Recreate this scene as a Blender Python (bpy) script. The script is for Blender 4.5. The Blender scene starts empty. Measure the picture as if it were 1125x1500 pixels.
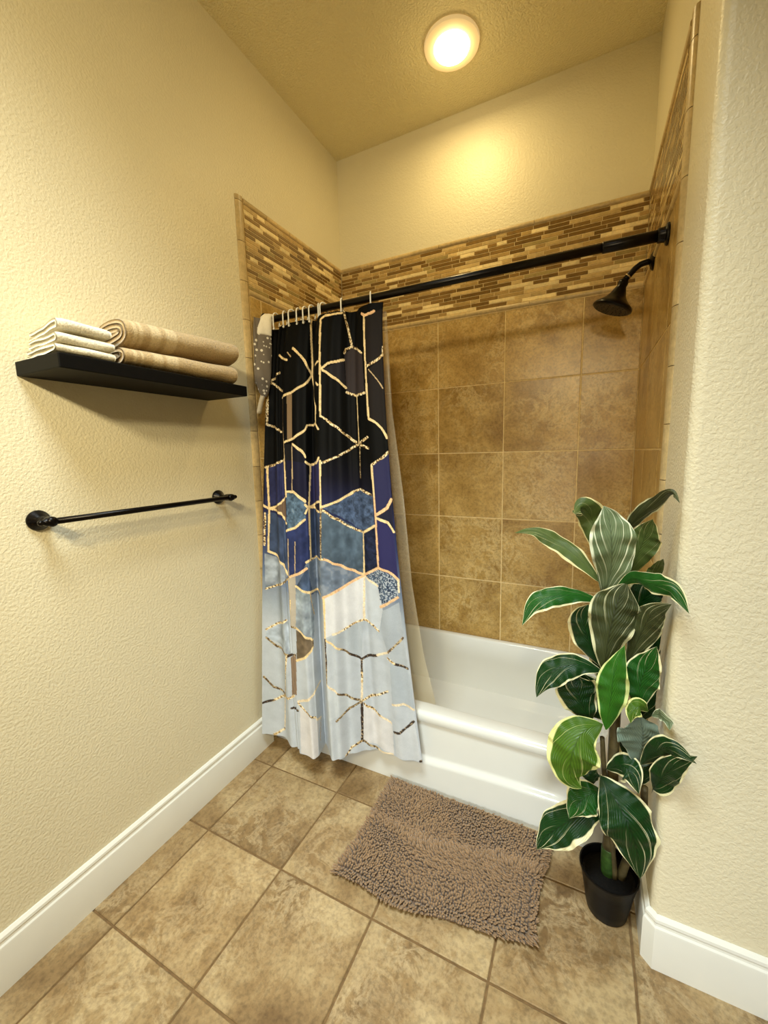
# cream bathroom: tiled tub alcove, printed curtain, shelf with towels, potted plant
CT= [[0.0293, 0.115, 1.9106], [0.0554, 0.13, 1.9111], [0.0914, 0.1, 1.9119], [0.1055, 0.115, 1.9122], [0.1396, 0.1, 1.9129], [0.1973, 0.1, 1.9141], [0.2357, 0.12, 1.9149], [0.2532, 0.14, 1.9152], [0.2944, 0.095, 1.9161], [0.3575, 0.09, 1.9174], [0.3997, 0.1, 1.9183], [0.4202, 0.13, 1.9187], [0.4491, 0.135, 1.9193], [0.4963, 0.1, 1.9203], [0.5498, 0.095, 1.9214], [0.5833, 0.11, 1.9221]]
CB= [[0.029, -0.117, 0.1], [0.1244, -0.0983, 0.1066], [0.2145, -0.1335, 0.1103], [0.2513, -0.1336, 0.1126], [0.2775, -0.1534, 0.1133], [0.3438, -0.1625, 0.1173], [0.3601, -0.1372, 0.1197], [0.3466, -0.0673, 0.122], [0.4128, -0.1351, 0.1234], [0.4515, -0.1335, 0.1262], [0.485, -0.0869, 0.1307], [0.5263, -0.0569, 0.1349], [0.5688, -0.0345, 0.1389], [0.6508, -0.043, 0.1447], [0.7183, -0.0474, 0.1499], [0.7769, -0.0354, 0.155]]
PL=[["m",[[0.011,1.681],[0.014,1.488]]],["m",[[0.011,1.677],[0.13,1.704]]],["m",[[0.011,1.675],[0.172,1.624]]],["m",[[0.014,1.488],[0.157,1.452]]],["l",[[0.0,1.909],[0.106,1.91]]],["l",[[0.124,1.778],[0.208,1.751]]],["t",[[0.209,1.783],[0.224,1.763]]],["l",[[0.232,1.796],[0.268,1.763],[0.299,1.727],[0.331,1.684]]],["l",[[0.331,1.684],[0.309,1.651],[0.232,1.612],[0.172,1.596]]],["l",[[0.308,1.913],[0.317,1.863],[0.334,1.726],[0.333,1.684],[0.404,1.547],[0.404,1.476]]],["l",[[0.398,1.713],[0.414,1.723]]],["l",[[0.407,1.639],[0.416,1.629]]],["l",[[0.404,1.476],[0.418,1.454]]],["l",[[0.404,1.476],[0.311,1.474],[0.301,1.458],[0.237,1.42],[0.195,1.406]]],["t",[[0.183,1.588],[0.183,1.496],[0.194,1.4],[0.203,1.258]]],["l",[[0.235,1.398],[0.277,1.369],[0.299,1.344]]],["t",[[0.233,1.398],[0.232,1.258]]],["l",[[0.299,1.324],[0.322,1.31],[0.407,1.32],[0.419,1.34]]],["l",[[0.417,1.895],[0.424,1.685],[0.427,1.504]]],["l",[[0.417,1.895],[0.432,1.907],[0.463,1.906],[0.507,1.91]]],["l",[[0.427,1.692],[0.448,1.71],[0.53,1.724]]],["l",[[0.432,1.686],[0.475,1.655],[0.541,1.615]]],["m",[[0.428,1.504],[0.471,1.47],[0.53,1.432],[0.598,1.398]]],["m",[[0.517,1.918],[0.583,1.778]]],["m",[[0.532,1.752],[0.54,1.768],[0.583,1.778],[0.622,1.761],[0.647,1.74]]],["m",[[0.545,1.597],[0.611,1.581],[0.657,1.585]]],["l",[[0.611,1.581],[0.614,1.532],[0.616,1.395]]],["m",[[0.661,1.415],[0.617,1.391],[0.557,1.369],[0.429,1.319]]],["m",[[0.617,1.391],[0.661,1.372]]],["d",[[0.621,1.386],[0.615,1.257]]],["o",[[0.647,1.891],[0.664,1.879],[0.689,1.882],[0.702,1.888]]],["l",[[0.661,1.881],[0.666,1.682],[0.67,1.485]]],["m",[[0.666,1.682],[0.701,1.697],[0.75,1.724],[0.75,1.751]]],["t",[[0.679,1.67],[0.737,1.597]]],["l",[[0.67,1.485],[0.695,1.47],[0.72,1.445],[0.746,1.409]]],["m",[[0.011,1.303],[0.079,1.318],[0.192,1.334]]],["l",[[0.019,1.301],[0.029,1.121],[0.025,0.94]]],["l",[[0.029,1.121],[0.192,1.176]]],["l",[[0.029,1.121],[0.116,1.109],[0.197,1.07]]],["l",[[0.029,1.121],[0.001,1.137]]],["m",[[0.011,1.102],[0.01,0.963]]],["l",[[0.194,1.334],[0.202,1.182]]],["l",[[0.2,1.202],[0.234,1.202],[0.29,1.162]]],["t",[[0.232,1.332],[0.228,1.202]]],["l",[[0.194,1.038],[0.234,1.054],[0.283,1.088]]],["l",[[0.323,1.308],[0.313,1.136],[0.314,0.921]]],["l",[[0.313,1.136],[0.414,1.165]]],["l",[[0.313,1.136],[0.412,1.125]]],["l",[[0.313,1.136],[0.288,1.148]]],["l",[[0.313,1.136],[0.289,1.114]]],["l",[[0.424,1.327],[0.422,1.137]]],["d",[[0.422,1.137],[0.414,0.934]]],["l",[[0.422,1.143],[0.475,1.161],[0.57,1.199]]],["m",[[0.57,1.199],[0.614,1.211],[0.66,1.19]]],["m",[[0.422,1.135],[0.473,1.1],[0.545,1.059],[0.614,1.037]]],["l",[[0.614,1.037],[0.664,1.07]]],["l",[[0.614,1.037],[0.605,0.864]]],["l",[[0.671,1.307],[0.672,1.181]]],["o",[[0.672,1.181],[0.672,1.108],[0.666,0.908]]],["m",[[0.671,1.307],[0.745,1.354]]],["o",[[0.672,1.112],[0.715,1.14],[0.742,1.175]]],["l",[[0.672,1.104],[0.716,1.085],[0.74,1.051]]],["l",[[0.314,0.921],[0.283,0.914]]],["m",[[0.314,0.921],[0.429,0.936]]],["o",[[0.429,0.936],[0.48,0.913],[0.535,0.888],[0.605,0.864]]],["o",[[0.605,0.864],[0.665,0.906]]],["o",[[0.665,0.906],[0.7,0.897],[0.739,0.866]]],["l",[[0.025,0.934],[0.118,0.892],[0.17,0.849]]],["m",[[0.016,0.766],[0.109,0.812]]],["d",[[0.109,0.812],[0.203,0.848]]],["o",[[0.203,0.848],[0.282,0.888]]],["t",[[0.204,1.006],[0.197,0.848]]],["t",[[0.232,0.996],[0.225,0.859]]],["l",[[0.195,0.842],[0.174,0.685]]],["l",[[0.227,0.813],[0.284,0.79],[0.393,0.785]]],["o",[[0.414,0.78],[0.476,0.809],[0.532,0.834],[0.605,0.86]]],["l",[[0.419,0.78],[0.419,0.714]]],["p",[[0.605,0.86],[0.593,0.703]]],["p",[[0.611,0.859],[0.656,0.832]]],["o",[[0.661,0.75],[0.729,0.798]]],["p",[[0.739,0.866],[0.736,0.819]]],["t",[[0.303,0.789],[0.318,0.691]]],["m",[[0.016,0.583],[0.051,0.615],[0.116,0.654]]],["d",[[0.016,0.546],[0.048,0.512],[0.111,0.506]]],["D",[[0.111,0.5],[0.208,0.526]]],["m",[[0.105,0.501],[0.091,0.414],[0.078,0.313]]],["p",[[0.075,0.303],[0.064,0.16]]],["m",[[0.063,0.148],[0.033,0.106]]],["l",[[0.199,0.75],[0.177,0.637]]],["d",[[0.179,0.641],[0.217,0.639]]],["l",[[0.217,0.639],[0.263,0.61],[0.307,0.593]]],["l",[[0.306,0.565],[0.214,0.504]]],["d",[[0.307,0.593],[0.307,0.565]]],["d",[[0.008,0.366],[0.035,0.326],[0.078,0.313]]],["D",[[0.004,0.245],[0.034,0.265]]],["m",[[0.034,0.265],[0.076,0.309],[0.149,0.337]]],["D",[[0.113,0.277],[0.204,0.294]]],["p",[[0.208,0.332],[0.299,0.383],[0.329,0.4]]],["m",[[0.208,0.324],[0.229,0.304],[0.288,0.277]]],["p",[[0.288,0.277],[0.322,0.254]]],["l",[[0.422,0.77],[0.417,0.617]]],["D",[[0.417,0.617],[0.416,0.515]]],["d",[[0.416,0.515],[0.411,0.431]]],["l",[[0.421,0.611],[0.478,0.571]]],["d",[[0.478,0.571],[0.516,0.547]]],["D",[[0.516,0.547],[0.568,0.517],[0.631,0.546]]],["p",[[0.631,0.546],[0.671,0.571]]],["d",[[0.671,0.571],[0.732,0.641]]],["p",[[0.449,0.634],[0.485,0.643]]],["m",[[0.485,0.643],[0.537,0.666],[0.592,0.681],[0.629,0.668],[0.644,0.648]]],["p",[[0.597,0.759],[0.593,0.681]]],["D",[[0.568,0.517],[0.565,0.465]]],["m",[[0.565,0.465],[0.561,0.419]]],["p",[[0.561,0.419],[0.553,0.342]]],["D",[[0.553,0.336],[0.545,0.178]]],["p",[[0.411,0.431],[0.46,0.396]]],["d",[[0.46,0.396],[0.506,0.368],[0.556,0.342]]],["d",[[0.556,0.342],[0.503,0.322],[0.447,0.281]]],["m",[[0.556,0.342],[0.609,0.369],[0.656,0.408]]],["m",[[0.566,0.332],[0.627,0.296]]],["p",[[0.627,0.296],[0.656,0.28]]],["m",[[0.545,0.178],[0.501,0.157],[0.48,0.131]]],["d",[[0.545,0.178],[0.609,0.144]]],["p",[[0.609,0.144],[0.65,0.147]]],["m",[[0.669,0.549],[0.695,0.532]]],["D",[[0.695,0.532],[0.737,0.522]]],["p",[[0.669,0.362],[0.707,0.375],[0.742,0.361]]],["D",[[0.664,0.247],[0.685,0.255],[0.736,0.315]]],["t",[[0.322,0.254],[0.314,0.17]]],["D",[[0.741,0.158],[0.75,0.159]]]]
PC=[[[60,50,50],0,[[0.532,1.75],[0.583,1.774],[0.651,1.741],[0.657,1.587],[0.611,1.583],[0.545,1.599]]],[[36,29,26],0,[[0.666,1.877],[0.75,1.897],[0.75,1.725],[0.67,1.684]]],[[36,29,26],0,[[0.674,1.67],[0.75,1.716],[0.746,1.417],[0.672,1.487]]],[[42,38,42],0,[[0.432,1.69],[0.53,1.724],[0.541,1.615]]],[[150,118,80],0,[[0.212,1.605],[0.234,1.608],[0.234,1.42],[0.214,1.419]]],[[24,24,38],0,[[0.235,1.392],[0.299,1.34],[0.314,1.258],[0.233,1.26]]],[[30,28,30],0,[[0.188,1.4],[0.233,1.398],[0.23,1.26],[0.194,1.26]]],[[46,50,98],1,[[0.008,1.303],[0.194,1.332],[0.194,1.174],[0.011,1.13]]],[[125,98,76],0,[[0.041,1.122],[0.198,1.172],[0.198,1.074]]],[[84,112,140],2,[[0.203,1.196],[0.234,1.202],[0.293,1.16],[0.29,1.086],[0.2,1.038]]],[[30,30,58],0,[[0.208,1.333],[0.299,1.318],[0.312,1.15],[0.288,1.164],[0.234,1.204],[0.203,1.2]]],[[66,84,122],1,[[0.031,1.107],[0.197,1.07],[0.152,0.847],[0.118,0.892],[0.028,0.94],[0.011,1.102]]],[[48,60,116],1,[[0.194,1.036],[0.29,1.086],[0.302,1.118],[0.308,0.923],[0.282,0.888],[0.204,0.854]]],[[50,48,96],0,[[0.324,1.308],[0.422,1.335],[0.421,1.165],[0.316,1.14]]],[[30,26,50],0,[[0.323,1.135],[0.417,1.159],[0.416,1.123]]],[[72,92,128],2,[[0.427,1.141],[0.587,1.2],[0.614,1.209],[0.666,1.188],[0.665,1.07],[0.614,1.041]]],[[84,106,128],1,[[0.423,1.131],[0.614,1.037],[0.604,0.868],[0.416,0.936]]],[[62,78,114],1,[[0.314,1.128],[0.422,1.123],[0.414,0.938],[0.314,0.925]]],[[34,42,72],2,[[0.617,1.037],[0.665,1.07],[0.664,0.908],[0.606,0.868]]],[[48,48,94],0,[[0.675,1.303],[0.75,1.356],[0.745,1.175],[0.672,1.114]]],[[52,50,108],0,[[0.675,1.106],[0.739,1.051],[0.74,0.868],[0.666,0.908]]],[[36,36,62],0,[[0.681,1.112],[0.744,1.171],[0.741,1.055]]],[[84,106,134],3,[[0.609,0.864],[0.665,0.904],[0.742,0.864],[0.729,0.798],[0.661,0.752],[0.657,0.829]]],[[122,140,166],1,[[0.283,0.912],[0.416,0.936],[0.601,0.864],[0.416,0.786],[0.357,0.764],[0.229,0.814]]],[[78,100,138],1,[[0.227,0.815],[0.282,0.886],[0.292,0.906],[0.319,0.775],[0.284,0.79]]],[[148,164,184],1,[[0.01,0.924],[0.118,0.892],[0.17,0.849],[0.109,0.814],[0.014,0.766]]],[[222,222,226],0,[[0.419,0.78],[0.601,0.858],[0.592,0.703],[0.419,0.714]]],[[196,208,222],0,[[0.606,0.858],[0.657,0.831],[0.664,0.75],[0.661,0.722],[0.596,0.703]]],[[196,176,146],0,[[0.2,0.842],[0.227,0.853],[0.22,0.697],[0.174,0.685]]],[[150,172,186],1,[[0.227,0.811],[0.302,0.785],[0.321,0.69],[0.22,0.697]]],[[124,104,78],1,[[0.218,0.631],[0.308,0.589],[0.306,0.563],[0.213,0.504]]],[[196,176,146],0,[[0.195,0.748],[0.224,0.755],[0.217,0.643],[0.158,0.633]]],[[156,126,98],0,[[0.135,0.495],[0.212,0.528],[0.204,0.358],[0.12,0.332]]],[[150,170,188],1,[[0.224,0.755],[0.319,0.747],[0.313,0.597],[0.263,0.612],[0.217,0.641]]],[[222,222,226],0,[[0.423,0.77],[0.596,0.758],[0.592,0.683],[0.493,0.645],[0.451,0.634],[0.421,0.621]]],[[196,208,222],0,[[0.6,0.761],[0.666,0.778],[0.669,0.741],[0.647,0.652],[0.595,0.685]]],[[160,178,198],1,[[0.016,0.579],[0.116,0.652],[0.152,0.633],[0.134,0.506],[0.111,0.504],[0.016,0.546]]],[[176,190,204],0,[[0.421,0.611],[0.482,0.64],[0.592,0.679],[0.57,0.519]]],[[224,218,216],0,[[0.213,0.324],[0.229,0.3],[0.319,0.254],[0.287,0.119],[0.204,0.116]]],[[224,220,218],0,[[0.562,0.332],[0.66,0.276],[0.654,0.149],[0.548,0.176]]],[[168,182,198],0,[[0.669,0.739],[0.732,0.779],[0.736,0.642],[0.671,0.575],[0.652,0.649]]],[[176,188,200],0,[[0.674,0.565],[0.735,0.64],[0.741,0.524],[0.69,0.537]]],[[174,190,206],0,[[0.676,0.536],[0.74,0.52],[0.745,0.361],[0.669,0.366]]],[[186,200,212],0,[[0.008,0.362],[0.078,0.313],[0.004,0.249]]],[[206,214,222],0,[[0.665,0.243],[0.737,0.311],[0.75,0.157],[0.662,0.146]]],[[200,212,222],0,[[0.414,0.425],[0.553,0.342],[0.447,0.281],[0.503,0.322],[0.406,0.279]]]]
LEAVES=[[[[1.357,-0.2,0.96],[1.369,-0.22,1.043],[1.366,-0.24,1.116],[1.358,-0.23,1.172],[1.345,-0.22,1.206]],0.0474,[0.11,-0.97,0.2],"s",0.5],[[[1.348,-0.19,1.043],[1.33,-0.18,1.115],[1.32,-0.17,1.165],[1.298,-0.195,1.196],[1.28,-0.22,1.183]],0.0372,[-0.31,-0.95,-0.0],"g",0.55],[[[1.35,-0.19,0.995],[1.295,-0.17,1.052],[1.234,-0.15,1.092],[1.173,-0.15,1.118],[1.119,-0.15,1.108]],0.0261,[0.24,-0.8,0.55],"g",0.4],[[[1.352,-0.2,0.947],[1.299,-0.225,0.965],[1.236,-0.25,0.963],[1.19,-0.265,0.939],[1.164,-0.28,0.881]],0.0281,[-0.09,-0.8,0.59],"t",0.6],[[[1.397,-0.19,1.135],[1.422,-0.22,1.182],[1.449,-0.25,1.217],[1.472,-0.285,1.248],[1.485,-0.32,1.228]],0.0185,[0.1,-0.91,-0.19],"k",0.3],[[[1.413,-0.17,1.015],[1.431,-0.183,1.086],[1.442,-0.2,1.136],[1.451,-0.22,1.177]],0.0338,[-0.34,-0.9,0.24],"g",0.5],[[[1.38,-0.21,0.986],[1.413,-0.247,1.031],[1.448,-0.285,1.034],[1.485,-0.312,1.032],[1.513,-0.34,0.992]],0.0235,[-0.19,-0.95,-0.08],"t",0.6],[[[1.454,-0.17,0.973],[1.462,-0.177,1.014],[1.473,-0.193,1.052],[1.478,-0.22,1.081]],0.0149,[0.13,-0.96,0.14],"g",0.5],[[[1.365,-0.22,0.76],[1.373,-0.233,0.873],[1.386,-0.237,0.959],[1.404,-0.23,1.016]],0.054,[0.01,-0.95,0.31],"k",0.55],[[[1.356,-0.19,0.763],[1.323,-0.203,0.841],[1.312,-0.213,0.901],[1.322,-0.22,0.943]],0.0408,[-0.16,-0.93,0.32],"d",0.45],[[[1.419,-0.2,0.782],[1.441,-0.227,0.882],[1.458,-0.26,0.952],[1.488,-0.3,0.996]],0.033,[-0.25,-0.88,0.38],"k",0.45],[[[1.413,-0.16,0.859],[1.44,-0.167,0.932],[1.465,-0.177,0.991],[1.481,-0.19,1.01]],0.0416,[-0.13,-0.95,0.28],"d",0.5],[[[1.364,-0.21,0.757],[1.312,-0.225,0.772],[1.26,-0.24,0.761],[1.221,-0.255,0.724],[1.205,-0.27,0.676]],0.0369,[-0.11,-0.76,0.64],"d",0.55],[[[1.377,-0.24,0.611],[1.383,-0.253,0.707],[1.388,-0.257,0.787],[1.407,-0.25,0.86]],0.0351,[-0.07,-0.89,0.45],"b",0.45],[[[1.45,-0.22,0.673],[1.448,-0.227,0.749],[1.46,-0.233,0.809],[1.475,-0.24,0.865]],0.04,[-0.13,-0.9,0.42],"t",0.45],[[[1.49,-0.17,0.705],[1.493,-0.19,0.785],[1.495,-0.21,0.851]],0.0224,[-0.15,-0.89,0.42],"d",0.5],[[[1.344,-0.19,0.59],[1.317,-0.203,0.65],[1.302,-0.207,0.702],[1.297,-0.2,0.727]],0.0548,[-0.0,-0.87,0.48],"d",0.5],[[[1.37,-0.22,0.612],[1.323,-0.25,0.594],[1.3,-0.28,0.545],[1.298,-0.275,0.472],[1.327,-0.27,0.442]],0.0622,[-0.0,-0.81,0.59],"v",0.5],[[[1.469,-0.23,0.684],[1.448,-0.25,0.704],[1.43,-0.263,0.69],[1.428,-0.27,0.664]],0.0204,[-0.1,-0.86,0.51],"v",0.45],[[[1.467,-0.21,0.513],[1.462,-0.23,0.576],[1.459,-0.24,0.629],[1.451,-0.24,0.672]],0.0532,[-0.12,-0.84,0.53],"u",0.62],[[[1.477,-0.23,0.673],[1.494,-0.25,0.695],[1.504,-0.273,0.695],[1.503,-0.3,0.687]],0.0143,[-0.16,-0.85,0.5],"s",0.5],[[[1.46,-0.23,0.529],[1.484,-0.283,0.614],[1.508,-0.32,0.657],[1.55,-0.34,0.647]],0.0251,[-0.11,-0.89,0.39],"d",0.45],[[[1.497,-0.23,0.457],[1.498,-0.283,0.543],[1.517,-0.32,0.618],[1.55,-0.34,0.666]],0.0279,[-0.17,-0.81,0.56],"d",0.4],[[[1.38,-0.21,0.405],[1.343,-0.23,0.393],[1.316,-0.243,0.362],[1.299,-0.25,0.321]],0.0429,[-0.01,-0.75,0.66],"t",0.45],[[[1.388,-0.2,0.327],[1.342,-0.215,0.322],[1.281,-0.23,0.272],[1.239,-0.24,0.225],[1.217,-0.25,0.182]],0.05,[-0.09,-0.63,0.77],"d",0.5],[[[1.371,-0.23,0.466],[1.399,-0.26,0.445],[1.433,-0.29,0.403],[1.459,-0.285,0.324],[1.47,-0.28,0.243]],0.063,[-0.09,-0.75,0.65],"d",0.58],[[[1.385,-0.21,0.475],[1.416,-0.237,0.517],[1.44,-0.257,0.515],[1.456,-0.27,0.475]],0.0332,[-0.1,-0.8,0.59],"d",0.5],[[[1.405,-0.17,0.693],[1.417,-0.17,0.766],[1.43,-0.17,0.818]],0.0354,[-0.09,-0.9,0.43],"d",0.5],[[[1.375,-0.17,0.806],[1.376,-0.17,0.885],[1.379,-0.17,0.944]],0.0349,[-0.06,-0.93,0.36],"d",0.5],[[[1.451,-0.17,0.725],[1.475,-0.18,0.812],[1.487,-0.2,0.889]],0.0358,[-0.13,-0.9,0.41],"d",0.5],[[[1.401,-0.17,0.59],[1.348,-0.17,0.658],[1.311,-0.17,0.722]],0.0456,[-0.04,-0.87,0.5],"d",0.5],[[[1.465,-0.17,0.465],[1.446,-0.17,0.521],[1.426,-0.17,0.587]],0.029,[-0.1,-0.82,0.56],"d",0.5],[[[1.47,-0.18,0.435],[1.474,-0.193,0.477],[1.485,-0.207,0.525],[1.492,-0.22,0.561]],0.0278,[-0.13,-0.81,0.57],"d",0.5],[[[1.356,-0.19,0.4],[1.35,-0.2,0.437],[1.361,-0.2,0.462]],0.0257,[-0.03,-0.79,0.61],"d",0.5],[[[1.448,-0.18,0.611],[1.47,-0.19,0.702],[1.484,-0.21,0.782]],0.0347,[-0.13,-0.87,0.48],"d",0.5],[[[1.377,-0.18,0.682],[1.366,-0.18,0.78],[1.342,-0.19,0.858]],0.0337,[-0.05,-0.9,0.43],"d",0.5]]
import bpy, math, random
import numpy as np
from mathutils import Vector, Matrix, noise as mnoise
random.seed(7); rng = np.random.default_rng(7)
SC = bpy.context.scene; COL = SC.collection
PI = math.pi
W, B, H, T = 1.5, 0.7655, 2.9531, 2.3916       # alcove width, back wall, ceiling, top of the tiling
TS, V1, RZ = 0.342, 0.5816, 1.3432             # wall tile pitch and grid origin
FG, FC, FR = 0.3385, 0.1139, -0.1576           # floor tile pitch and grid origin
YC = -0.2725                                   # plane of the wall that faces the camera

# ---------------------------------------------------------------- materials
def lin(c):
    return tuple((v/255/12.92) if v/255 <= .04045 else ((v/255+.055)/1.055)**2.4 for v in c)
class NT:
    def __init__(s, name):
        m = bpy.data.materials.new(name); m.use_nodes = True
        s.m = m; s.t = m.node_tree; s.b = s.t.nodes['Principled BSDF']; s.out = s.t.nodes['Material Output']
    def n(s, typ, ins=None, **kw):
        nd = s.t.nodes.new(typ)
        for k, v in kw.items(): setattr(nd, k, v)
        for k, v in (ins or {}).items(): s.set(nd.inputs[k], v)
        return nd
    def set(s, sock, v):
        if isinstance(v, bpy.types.NodeSocket): s.t.links.new(v, sock)
        else:
            if isinstance(v, (tuple, list)) and len(v) == 3 and sock.type == 'RGBA': v = (*v, 1)
            sock.default_value = v
    def math(s, op, a, b=0.0, c=0.0, clamp=False):
        nd = s.n('ShaderNodeMath', operation=op, use_clamp=clamp)
        for i, v in enumerate((a, b, c)): s.set(nd.inputs[i], v)
        return nd.outputs[0]
    def mix(s, f, a, b, mode='MIX'):
        nd = s.n('ShaderNodeMix', data_type='RGBA', blend_type=mode)
        s.set(nd.inputs[0], f); s.set(nd.inputs[6], a); s.set(nd.inputs[7], b)
        return nd.outputs[2]
    def ramp(s, f, stops):
        nd = s.n('ShaderNodeValToRGB'); s.set(nd.inputs[0], f); e = nd.color_ramp.elements
        while len(e) < len(stops): e.new(.5)
        for el, (p, c) in zip(e, stops):
            el.position = p; el.color = (*c, 1) if len(c) == 3 else c
        return nd.outputs[0]
    def noise(s, vec, scale, detail=4, rough=.55, dist=0.0):
        nd = s.n('ShaderNodeTexNoise', {'Scale': scale, 'Detail': detail, 'Roughness': rough, 'Distortion': dist})
        if vec is not None: s.t.links.new(vec, nd.inputs['Vector'])
        return nd.outputs[0]
    def bump(s, h, strength, dist):
        nd = s.n('ShaderNodeBump', {'Height': h, 'Strength': strength, 'Distance': dist})
        s.t.links.new(nd.outputs[0], s.b.inputs['Normal'])
    def bs(s, **kw):
        for k, v in kw.items(): s.set(s.b.inputs[k.replace('_', ' ')], v)
    def obj(s): return s.n('ShaderNodeTexCoord').outputs['Object']
    def uv(s): return s.n('ShaderNodeTexCoord').outputs['UV']
    def attr(s, name, out='Color'): return s.n('ShaderNodeAttribute', attribute_name=name).outputs[out]

def m_plain(name, rgb, rough=.5, metal=0, spec=.5, nz=0, nscale=60, bump=0, bscale=80, coat=0):
    t = NT(name); c = lin(rgb)
    if nz:
        f = t.noise(t.obj(), nscale, 3)
        t.bs(Base_Color=t.ramp(f, [(.3, tuple(x*(1-nz) for x in c)), (.7, tuple(min(1, x*(1+nz)) for x in c))]))
    else: t.bs(Base_Color=c)
    t.bs(Roughness=rough, Metallic=metal, Specular_IOR_Level=spec, Coat_Weight=coat)
    if bump: t.bump(t.noise(t.obj(), bscale, 3), .6, bump)
    return t.m
def m_paint(name, rgb, bump=.0009, rough=.42, scale=130):
    t = NT(name); o = t.obj(); c = lin(rgb)
    big = t.noise(o, 3, 2)
    t.bs(Base_Color=t.ramp(big, [(.3, tuple(x*.96 for x in c)), (.7, c)]), Roughness=rough, Specular_IOR_Level=.45)
    n1 = t.noise(o, scale, 2, .5, .3)
    h = t.ramp(n1, [(.36, (0, 0, 0)), (.62, (1, 1, 1))])
    t.bump(h, .65, bump); return t.m
def m_stone(name, dark, mid, light, vein, rough=.35, scale=5.0, bump=.0006):
    t = NT(name)
    va = t.n('ShaderNodeVectorMath', operation='ADD')
    t.set(va.inputs[0], t.obj())
    sc = t.n('ShaderNodeVectorMath', operation='SCALE'); t.set(sc.inputs[0], t.attr('tile')); sc.inputs[3].default_value = 9.0
    t.set(va.inputs[1], sc.outputs[0]); v = va.outputs[0]
    n1 = t.noise(v, scale*1.15, 8, .70, .35)
    n2 = t.noise(v, scale*3.0, 6, .72, .5)
    n3 = t.noise(v, scale*24, 3, .6)
    base = t.ramp(n1, [(.34, lin(dark)), (.48, lin(mid)), (.62, lin(light))])
    a = t.math('ABSOLUTE', t.math('SUBTRACT', n2, .5))
    vm = t.math('SUBTRACT', 1.0, t.math('MULTIPLY', a, 13.0), clamp=True)
    vm = t.math('MULTIPLY', vm, t.math('MULTIPLY', t.math('SUBTRACT', t.noise(v, scale*.9, 3), .40, clamp=True), 4.2, clamp=True))
    c = t.mix(t.math('MULTIPLY', vm, .62), base, lin(vein))
    c = t.mix(.75, c, t.ramp(n3, [(.34, (.66,)*3), (.56, (1.04,)*3)]), 'MULTIPLY')
    tint = t.math('MULTIPLY_ADD', t.attr('tile', 'Fac'), .18, .90)
    cc = t.n('ShaderNodeCombineColor'); [t.set(cc.inputs[i], tint) for i in range(3)]
    c = t.mix(1.0, c, cc.outputs[0], 'MULTIPLY')
    t.bs(Base_Color=c, Roughness=rough, Specular_IOR_Level=.45)
    t.bump(t.math('ADD', n2, t.math('MULTIPLY', n3, .35)), .5, bump); return t.m
def m_attr(name, rough=.5, spec=.4, bump=0, bscale=200, mul=0):
    t = NT(name); c = t.attr('tint')
    if mul: c = t.mix(mul, c, t.ramp(t.noise(t.obj(), 60, 5, .65), [(.3, (.5,)*3), (.65, (1.1,)*3)]), 'MULTIPLY')
    t.bs(Base_Color=c, Roughness=rough, Specular_IOR_Level=spec)
    if bump: t.bump(t.noise(t.obj(), bscale, 3), .6, bump)
    return t.m

M = {}
M['paint'] = m_paint('cream_orange_peel_paint', (229, 220, 190))
M['ceil'] = m_paint('ceiling_paint', (236, 224, 178), .0034, .55, 130)
M['wtile'] = m_stone('wall_tile_glaze', (148, 114, 58), (176, 142, 77), (198, 164, 98), (222, 196, 138), .30, 4.2)
M['ftile'] = m_stone('floor_tile_glaze', (118, 92, 58), (150, 123, 83), (178, 154, 112), (198, 176, 136), .42, 3.6)
M['wgrout'] = m_plain('wall_grout', (228, 204, 150), .9, nz=.15)
M['fgrout'] = m_plain('floor_grout', (118, 92, 58), .95, nz=.2)
M['mosaic'] = m_attr('mosaic_strips', .18, .5, mul=.45)
M['trimstone'] = m_attr('trim_stone', .35, .45, .0006, 120, mul=.5)
M['white'] = m_plain('white_trim_paint', (232, 231, 222), .35, nz=.02, nscale=8)
M['tub'] = m_plain('white_enamel', (226, 227, 221), .12, spec=.5, nz=.015, nscale=4, coat=.4)
M['bronze'] = m_plain('oil_rubbed_bronze', (16, 11, 8), .30, .6, .4, nz=.25, nscale=40)
M['rod'] = m_plain('dark_bronze_rod', (18, 13, 11), .30, .6, .5, nz=.2, nscale=30)
M['shelf'] = m_plain('black_shelf_laminate', (8, 7, 6), .55, 0, .12, nz=.15, nscale=50)
M['gmet'] = m_plain('nickel_grommet', (150, 140, 120), .35, .8, nz=.1)
M['hook'] = m_plain('white_plastic', (240, 238, 230), .35, nz=.02)
M['pot'] = m_plain('black_plastic_pot', (8, 7, 7), .4, 0, .2, nz=.2, bump=.0004, bscale=60)
M['soil'] = m_plain('dark_filler', (14, 12, 10), .9, 0, .2, nz=.4, nscale=150, bump=.003, bscale=120)
M['dark'] = m_plain('dark_nozzle', (40, 34, 28), .5, .3, nz=.2, nscale=120)

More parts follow.
